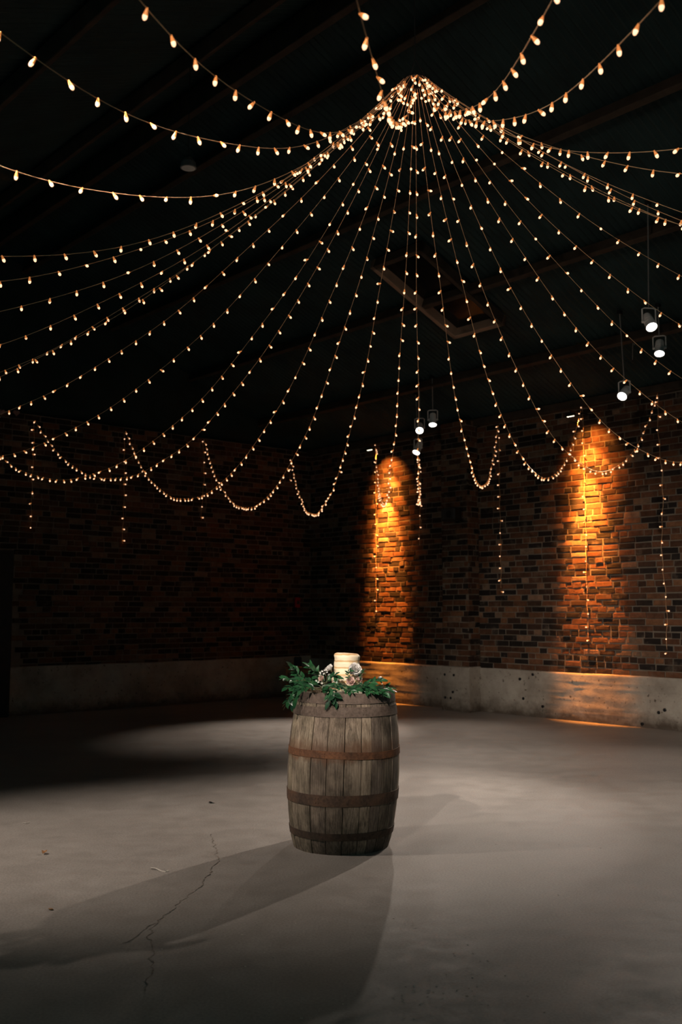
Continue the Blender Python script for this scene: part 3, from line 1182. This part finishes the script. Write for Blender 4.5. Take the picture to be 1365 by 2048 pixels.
# ------------------------------------------------------------------ flowers
def petal_geo(mb, base, d, up, L, Wd, curl, mi=0, ruffle=0.0, rg=None, cup=.25):
    """cupped petal growing along d"""
    d = d.normalized(); s = d.cross(up)
    if s.length < 1e-4: s = d.orthogonal()
    s.normalize(); nrm = s.cross(d).normalized()
    vs = []; fs = []
    nu, nv = 4, 4
    for i in range(nu + 1):
        t = i / nu
        w = Wd * (math.sin(math.pi * (0.12 + .72 * t)) ** .8)
        for j in range(nv + 1):
            q = j / nv * 2 - 1
            z = curl * L * t * t - cup * Wd * (1 - q * q) * (1 - t * .5)
            if ruffle and rg and i >= nu - 1: z += rg.uniform(-ruffle, ruffle) * L
            vs.append(base + d * L * (t - .12 * q * q * t) + s * w * q * .5 + nrm * z)
    for i in range(nu):
        for j in range(nv):
            k = i * (nv + 1) + j
            fs.append((k, k + 1, k + nv + 2, k + nv + 1))
    mb.add(vs, fs, mi)


def flower(name, c, axis, rad, mat, label, cat, kind, group, seed):
    rg = random.Random(seed)
    c = Vector(c); axis = Vector(axis).normalized()
    t = thing(name, c - axis * rad * .9, label, cat, group)
    x = axis.orthogonal().normalized(); y = axis.cross(x)
    layers = ((11, 1.35, 1.0), (10, 1.0, 1.0), (8, .65, .98), (6, .35, .95), (3, .12, .92)) if kind == 'carnation' else ((6, 1.25, 1.0), (6, .85, .85), (5, .5, .7), (4, .2, .55))
    for li, (n, tilt, ln) in enumerate(layers):
        for k in range(n):
            a = 2 * math.pi * (k + li * .37) / n + rg.uniform(-.12, .12)
            rd = x * math.cos(a) + y * math.sin(a)
            d = (axis * math.cos(tilt) + rd * math.sin(tilt))
            mb = MB()
            L = rad * ln * rg.uniform(.9, 1.08)
            petal_geo(mb, c - axis * rad * .35, d, axis if tilt > .2 else rd, L, L * (.88 if kind == 'carnation' else .95), .28 if kind != 'carnation' else .05, 0, .08 if kind == 'carnation' else .03, rg, .05 if kind == 'carnation' else .22)
            mb.build('petal', mat, t, smooth=True)
    mb = MB()
    mb.lathe(c - axis * rad * .9, axis, [(.003, 0), (rad * .22, rad * .2), (rad * .26, rad * .5), (rad * .16, rad * .65)], 8)
    mb.tube([c - axis * rad * .9, c - axis * rad * 1.5 - ZUP * .012], .0025, 5)
    mb.build('calyx', 'stem', t)
    return t


def px3(x, y, depth):
    """point seen at pixel x, y on the plane at this distance"""
    r = ray(x, y)
    return Vector((0, 0, H)) + r * (depth / r.y)


flower('carnation', px3(711, 1338, 5.945), (.15, -.9, .45), .042, 'white_petal', 'ruffled white carnation resting against the cake', 'flower', 'carnation', None, 1)
flower('white_rose', px3(659, 1336, 6.02), (-.5, -.5, .7), .030, 'white_petal', 'white rose tucked behind the cake on its left', 'flower', 'rose', None, 2)
flower('pink_rose', px3(702, 1362, 5.93), (-.1, -.9, .45), .034, 'pink_petal', 'pale pink rose at the foot of the cake, larger of the pink pair in front', 'flower', 'rose', None, 3)
flower('pink_rose', px3(719, 1358, 5.95), (.6, -.7, .4), .028, 'pink_petal', 'pale pink rose beneath the white carnation', 'flower', 'rose', None, 4)
flower('pink_rose', px3(643, 1357, 5.98), (-.4, -.8, .5), .022, 'pink_petal', 'small pink rose among leaves on the cake\'s left side', 'flower', 'rose', None, 5)
flower('pink_rose', px3(655, 1378, 5.88), (-.1, -.9, .3), .020, 'pink_petal', 'small pink rosebud low down over the barrel rim', 'flower', 'rose', None, 6)

# white filler blossom
rg = random.Random(8)
t = thing('filler_blossom', px3(648, 1352, 6.0), 'spray of tiny white blossoms left of the cake', 'flower')
for (x, y) in ((641, 1345), (645, 1342), (650, 1340), (654, 1344), (648, 1347), (652, 1338), (640, 1350), (658, 1349), (633, 1361), (637, 1364), (644, 1366), (627, 1375), (668, 1362), (730, 1370), (737, 1376)):
    c = px3(x, y, rg.uniform(5.93, 6.0))
    mb = MB()
    for k in range(5):
        a = 2 * math.pi * k / 5 + rg.random()
        petal_geo(mb, c, Vector((math.cos(a), -.5, math.sin(a))), Vector((0, -1, 0)), .0085, .007, .2)
    mb.build('blossom', 'white_petal', t)
mb = MB()
for k in range(7):
    c0 = px3(650 + rg.uniform(-4, 4), 1378, 5.97); c1 = px3(rg.uniform(636, 660), rg.uniform(1340, 1362), 5.98)
    mb.tube([c0, c0.lerp(c1, .5) + Vector((rg.uniform(-.01, .01), 0, 0)), c1], .0012, 4)
mb.build('stem', 'stem', t)


# ------------------------------------------------------------------ greenery
def leaf_mesh(L, Wd, fold, droop, mat):
    mb = MB(); n = 6; vs = []
    for i in range(n + 1):
        t = i / n
        w = Wd * math.sin(math.pi * t ** .8) ** .9 * .5
        y = L * t; z = -droop * L * t * t
        vs += [(-w, y, z + fold * w), (0, y, z), (w, y, z + fold * w)]
    fs = []
    for i in range(n):
        k = 3 * i
        fs += [(k, k + 1, k + 4, k + 3), (k + 1, k + 2, k + 5, k + 4)]
    mb.add(vs, fs)
    me = mb.mesh('leaf', mat, smooth=True)
    return me


LEAVES = []
for (L, W_, fo, dr) in ((.052, .023, .35, .10), (.060, .026, .25, .22), (.046, .022, .45, .05), (.064, .025, .30, .15), (.054, .028, .2, .3)):
    for mt in ('leaf', 'leaf', 'leaf2'):
        LEAVES.append(leaf_mesh(L, W_, fo, dr, mt))


def sprig(pts, nleaf, label, seed, spread=1.0, group=None, size=1.0):
    """stem through pixel/depth points with paired leaves"""
    rg = random.Random(seed)
    ctrl = [px3(*p) for p in pts]
    t = thing('leafy_sprig', ctrl[0], label, 'foliage', group)
    # Catmull-Rom through the control points
    path = []
    c = [ctrl[0] * 2 - ctrl[1]] + ctrl + [ctrl[-1] * 2 - ctrl[-2]]
    for i in range(1, len(c) - 2):
        for k in range(8):
            s = k / 8
            p0, p1, p2, p3 = c[i - 1], c[i], c[i + 1], c[i + 2]
            path.append(0.5 * ((2 * p1) + (p2 - p0) * s + (2 * p0 - 5 * p1 + 4 * p2 - p3) * s * s + (3 * p1 - p0 - 3 * p2 + p3) * s ** 3))
    path.append(ctrl[-1])
    mb = MB(); mb.tube(path, [.0022 * (1 - .6 * i / len(path)) for i in range(len(path))], 5)
    mb.build('stem', 'stem', t)
    for k in range(nleaf):
        f = (.08 + .92 * (k + .5) / nleaf) * (len(path) - 1)
        i = min(int(f), len(path) - 2)
        q = path[i].lerp(path[i + 1], f - i)
        d = (path[i + 1] - path[i]).normalized()
        ref = Vector((0, -.45, 1)).normalized()
        s = d.cross(ref)
        if s.length < .1: s = d.orthogonal()
        s.normalize()
        sgn = 1 if k % 2 else -1
        last = k == nleaf - 1
        dirv = (d * (.75 if not last else 2.5) + s * sgn * spread * rg.uniform(.5, 1.1) + Vector((rg.uniform(-.35, .35), rg.uniform(-.5, .2), rg.uniform(-.25, .4)))).normalized()
        up = (ref + Vector((rg.uniform(-.5, .5), rg.uniform(-.6, .3), rg.uniform(-.3, .3)))).normalized()
        x = dirv.cross(up).normalized(); z = x.cross(dirv)
        mt = Matrix((x, dirv, z)).transposed()
        o = place('leaf', rg.choice(LEAVES), t, q, mt.to_quaternion())
        sc_ = size * rg.uniform(.75, 1.15)
        o.scale = (sc_, sc_, sc_)
    return t


G = 'green sprigs heaped round the cake'
SPR = [
    # left heap
    ([(650, 1376, 5.95), (615, 1362, 5.98), (588, 1362, 5.98), (566, 1358, 5.95)], 16, 'leafy sprig reaching furthest left off the barrel top', 1.0),
    ([(640, 1378, 5.90), (608, 1372, 5.86), (585, 1386, 5.86), (572, 1412, 5.87)], 18, 'leafy sprig drooping lowest past the barrel\'s left rim', 1.0),
    ([(640, 1380, 5.88), (612, 1376, 5.83), (595, 1390, 5.84), (585, 1408, 5.85)], 16, 'leafy sprig hanging down beside the barrel\'s left edge', .9),
    ([(635, 1374, 6.05), (605, 1356, 6.08), (590, 1342, 6.08), (583, 1332, 6.06)], 14, 'leafy sprig standing up at the top left of the heap', 1.0),
    ([(630, 1378, 5.98), (610, 1366, 6.0), (592, 1372, 5.98), (574, 1376, 5.95)], 16, 'dense leafy sprig in the middle of the left heap', 1.0),
    ([(650, 1370, 6.1), (635, 1352, 6.12), (625, 1340, 6.12), (620, 1334, 6.12)], 12, 'dark leafy sprig upright behind the pink rose', 1.0),
    ([(655, 1372, 6.05), (640, 1356, 6.05), (634, 1346, 6.05), (630, 1340, 6.04)], 10, 'leafy sprig rising between the left heap and the cake', 1.0),
    # front
    ([(640, 1378, 5.86), (652, 1376, 5.82), (662, 1386, 5.79), (660, 1402, 5.785)], 10, 'leafy sprig hanging over the hoop left of centre', 1.0),
    ([(648, 1376, 5.86), (658, 1372, 5.82), (668, 1388, 5.785), (674, 1404, 5.78)], 9, 'leafy sprig with long leaves pointing down the front staves', 1.05),
    ([(648, 1368, 5.95), (660, 1358, 5.93), (668, 1352, 5.93), (672, 1356, 5.92)], 10, 'leafy sprig leaning over the lower cake tier', .95),
    ([(655, 1372, 5.90), (675, 1370, 5.87), (690, 1374, 5.86), (705, 1384, 5.80)], 14, 'leafy sprig lying across the front of the cake', 1.0),
    ([(690, 1376, 5.86), (705, 1378, 5.84), (718, 1376, 5.84), (730, 1372, 5.86)], 12, 'leafy sprig under the larger pink rose', 1.0),
    # right
    ([(715, 1378, 5.88), (735, 1374, 5.86), (755, 1378, 5.85), (782, 1382, 5.88)], 16, 'leafy sprig trailing furthest right along the rim', 1.0),
    ([(715, 1374, 5.95), (735, 1368, 5.95), (752, 1362, 5.95), (764, 1360, 5.95)], 10, 'leafy sprig with spread leaves sticking up at right', 1.0),
    ([(718, 1380, 5.88), (740, 1382, 5.84), (758, 1384, 5.83), (774, 1386, 5.85)], 16, 'leafy sprig low along the right rim', .95),
    ([(722, 1374, 6.0), (744, 1376, 6.0), (762, 1378, 6.0), (778, 1376, 6.0)], 14, 'leafy sprig lying behind the right rim', 1.0),
    ([(716, 1366, 5.95), (722, 1352, 5.95), (725, 1344, 5.95)], 8, 'short leafy sprig beside the white carnation', .75),
    ([(700, 1360, 5.92), (697, 1348, 5.92), (700, 1342, 5.92)], 6, 'short leafy sprig poking up below the carnation', .6),
]
for i, (pts, n, label, sz) in enumerate(SPR):
    sprig(pts, int(n * 1.6), label, 100 + i, 1.15, G, sz * .92)

# ------------------------------------------------------------------ small things about the hall
# wall speaker on the pilaster
c = on_plane(903, 1029, NV, ND + PD + .14)
t = thing('wall_speaker', c - ZUP * .1, 'small black loudspeaker fixed high on the pilaster', 'speaker')
mb = MB(); mb.bbox(c, UV * .13, NV * .075, ZUP * .09, .012); mb.build('cabinet', 'black', t)
mb = MB(); mb.bbox(c + NV * .078, UV * .115, NV * .006, ZUP * .075, .004); g_ = mb.build('grille', 'cable', t)
mb = MB(); mb.lathe(c + NV * .084 - UV * .03, NV, [(.05, 0), (.052, .004), (.04, .005), (.012, .001)], 20); mb.build('driver', 'black', g_)
mb = MB(); mb.tube([c - NV * .07, c - NV * .14 - ZUP * .02], .014, 8); mb.build('bracket', 'black', t)

# red notice by the corner
c = on_plane(595, 1205, -UV, -(UE - .035))
t = thing('call_point', c - ZUP * .08, 'small red call point box on the end wall by the corner', 'alarm box')
mb = MB(); mb.bbox(c, NV * .048, UV * .022, ZUP * .082, .008); mb.build('box', 'sign_red', t)
mb = MB(); mb.bbox(c - UV * .024, NV * .03, UV * .003, ZUP * .03, .002); mb.build('cover', 'hoopdark', t)

# low wooden stool in the far corner
c = on_z(597, 1397, 0)
t = thing('wooden_stool', c, 'low wooden stool near the far corner behind the greenery', 'stool')
ex, ey = Vector((1, 0, 0)), Vector((0, 1, 0))
for sx in (-1, 1):
    for sy in (-1, 1):
        mb = MB(); mb.bbox(c + ex * .175 * sx + ey * .14 * sy + ZUP * .24, ex * .018, ey * .018, ZUP * .24, .003); mb.build('leg', 'stoolwood', t)
for i in range(3):
    mb = MB(); mb.bbox(c + ey * (-.11 + .11 * i) + ZUP * .495, ex * .205, ey * .05, ZUP * .014, .003); mb.build('seat_slat', 'stoolwood', t)
for sy in (-1, 1):
    mb = MB(); mb.bbox(c + ey * .14 * sy + ZUP * .44, ex * .16, ey * .01, ZUP * .025, .002); mb.build('rail', 'stoolwood', t)
mb = MB(); mb.bbox(c + ZUP * .12, ex * .155, ey * .012, ZUP * .012, .002); mb.build('stretcher', 'stoolwood', t)
bx = thing('black_case', c + ZUP * .51 - ex * .01, 'small black case standing on the wooden stool', 'case')
mb = MB(); mb.bbox(c + ZUP * .58 - ex * .01, ex * .06, ey * .05, ZUP * .07, .01); mb.build('case_body', 'black', bx)
mb = MB(); mb.tube([c + ex * x + ZUP * z for x, z in ((-.045, .645), (-.045, .67), (.025, .67), (.025, .645))], .006, 6); mb.build('handle', 'black', bx)

# heart ornaments high on the end wall
for (x, y, lab) in ((33, 826, 'small dull pink heart hanging beside the last fairy light tail'), (3, 824, 'small dull pink heart at the very edge of the picture')):
    c = on_plane(x, y, -UV, -(UE - .06))
    t = thing('heart_ornament', c + ZUP * .08, lab, 'ornament', 'heart ornaments on the end wall')
    prof = []
    for k in range(24):
        a = 2 * math.pi * k / 24
        prof.append((16 * math.sin(a) ** 3 / 16 * .045, (13 * math.cos(a) - 5 * math.cos(2 * a) - 2 * math.cos(3 * a) - math.cos(4 * a)) / 16 * .045))
    vs = [c + NV * a + ZUP * b2 + UV * .008 for a, b2 in prof] + [c + NV * a + ZUP * b2 - UV * .008 for a, b2 in prof]
    mb = MB()
    mb.add(vs, [tuple(range(24)), tuple(range(47, 23, -1))] + [(k, 24 + k, 24 + (k + 1) % 24, (k + 1) % 24) for k in range(24)])
    mb.build('heart', 'heart', t)
    mb = MB(); mb.tube([c + ZUP * .02, c + ZUP * .1, c + ZUP * .1 + UV * .07], .0015, 4); mb.build('loop', 'cord', t)

# unlit round pendant up in the roof
c = on_z(377, 337, 5.0)
t = thing('pendant_lamp', roof_pt(c.dot(NV) - ND, c.dot(UV), 0.0), 'unlit round pendant lamp high in the dark roof', 'lamp')
mb = MB(); mb.lathe(c, ZUP, [(.062, .0), (.066, .004), (.060, .05), (.03, .09), (.014, .10)], 28); mb.build('shade', 'cord', t, smooth=False)
mb = MB(); mb.lathe(c - ZUP * .004, ZUP, [(.001, 0), (.03, .001), (.056, .004)], 28, cap0=False, cap1=False); mb.build('diffuser', 'lampgrey', t)
mb = MB(); mb.tube([c + ZUP * .1, roof_pt(c.dot(NV) - ND, c.dot(UV), 0.0)], .004, 5); mb.build('flex', 'cable', t)

# loose lead dangling by the spot pair
p0 = on_plane(1269, 664, NV, ND + 1.05)
t = thing('dangling_lead', p0, 'thin grey lead dangling beside the pair of spotlights', 'cable')
mb = MB()
pp = [on_plane(x, y, NV, ND + 1.05) for x, y in ((1269, 664), (1270, 672), (1267, 685), (1266, 700), (1266, 712), (1266, 720))]
mb.tube(pp, .004, 5); mb.build('flex', 'cord', t)
mb = MB(); mb.tube([pp[-1], pp[-1] - ZUP * .03], .008, 6); mb.build('plug', 'black', t)
mb = MB(); mb.tube([pp[0], roof_pt(1.05, p0.dot(UV), .15)], .004, 5); mb.build('tie', 'cord', t)

# things lying on the floor
c = on_z(88, 1708, 0)
mb = MB()
vs = []; n = 7
for i in range(n + 1):
    s = i / n; w = .016 * math.sin(math.pi * s) ** .8
    for q in (-1, 0, 1):
        vs.append(c + Vector((q * w + .004 * math.sin(s * 5), (s - .5) * .05, .006 + .012 * abs(q) * math.sin(math.pi * s) + .006 * s)))
mb.add(vs, [f for i in range(n) for f in ((3 * i, 3 * i + 1, 3 * i + 4, 3 * i + 3), (3 * i + 1, 3 * i + 2, 3 * i + 5, 3 * i + 4))])
o = mb.build('dry_leaf', 'dryleaf', loc=(c.x, c.y, 0))
tag(o, 'curled brown dry leaf alone on the bright floor left of the barrel', 'leaf')


def scrap(pix, w, mat, name, label, cat):
    pts = [on_z(x, y, 0) for x, y in pix]
    mb = MB(); n = len(pts); vs = []
    for i, p in enumerate(pts):
        d = (pts[min(i + 1, n - 1)] - pts[max(0, i - 1)]).normalized(); s = Vector((-d.y, d.x, 0)) * w / 2
        z = ZUP * (.004 + .004 * math.sin(i * 1.9))
        vs += [p + s + z, p - s + z, p + s + z - ZUP * .002, p - s + z - ZUP * .002]
    fs = []
    for i in range(n - 1):
        k = 4 * i
        fs += [(k + 1, k + 5, k + 4, k), (k + 2, k + 6, k + 7, k + 3), (k, k + 4, k + 6, k + 2), (k + 3, k + 7, k + 5, k + 1)]
    mb.add(vs, fs)
    return tag(mb.build(name, mat, loc=(pts[0].x, pts[0].y, 0)), label, cat)


scrap([(303, 1737), (311, 1739), (322, 1742), (331, 1744), (337, 1743)], .010, 'paper', 'ribbon_scrap', 'pale curled ribbon scrap lying in the barrel\'s long shadow', 'ribbon')
scrap([(420, 1604), (424, 1607), (429, 1606)], .016, 'black', 'bark_chip', 'dark curled chip on the bright floor left of the barrel', 'chip')
scrap([(100, 1818), (103, 1821), (106, 1820)], .014, 'dryleaf', 'bark_chip', 'small brown chip in the dim floor below the dry leaf', 'chip')
scrap([(60, 1645), (52, 1648), (46, 1646)], .006, 'paper', 'straw_piece', 'short pale straw on the bright floor by the left edge', 'straw')
mb = MB()
rf = random.Random(12)
for (x, y, sx, sy, n) in ((840, 1985, 60, 22, 46), (930, 1935, 45, 25, 16), (815, 1850, 14, 8, 6), (1010, 2000, 60, 25, 14), (560, 1900, 160, 70, 12), (1090, 1700, 160, 90, 16)):
    for k in range(n):
        px_, py_ = rf.gauss(x, sx), rf.gauss(y, sy)
        if py_ < 1500: continue
        p = on_z(px_, min(py_, 2040), 0)
        r_ = rf.uniform(.0015, .0045)
        aa = rf.random() * 3
        e1 = Vector((math.cos(aa), math.sin(aa), 0)) * r_ * rf.uniform(1, 2.4); e2 = Vector((-math.sin(aa), math.cos(aa), 0)) * r_
        mb.add([p + e1 + ZUP * .0016, p + e2 + ZUP * .0024, p - e1 + ZUP * .0016, p - e2 + ZUP * .0020], [(0, 1, 2, 3)])
fl = mb.build('paint_flecks', 'paintfleck', floor)
tag(fl, 'scattered pale flecks on the floor', kind='stuff')
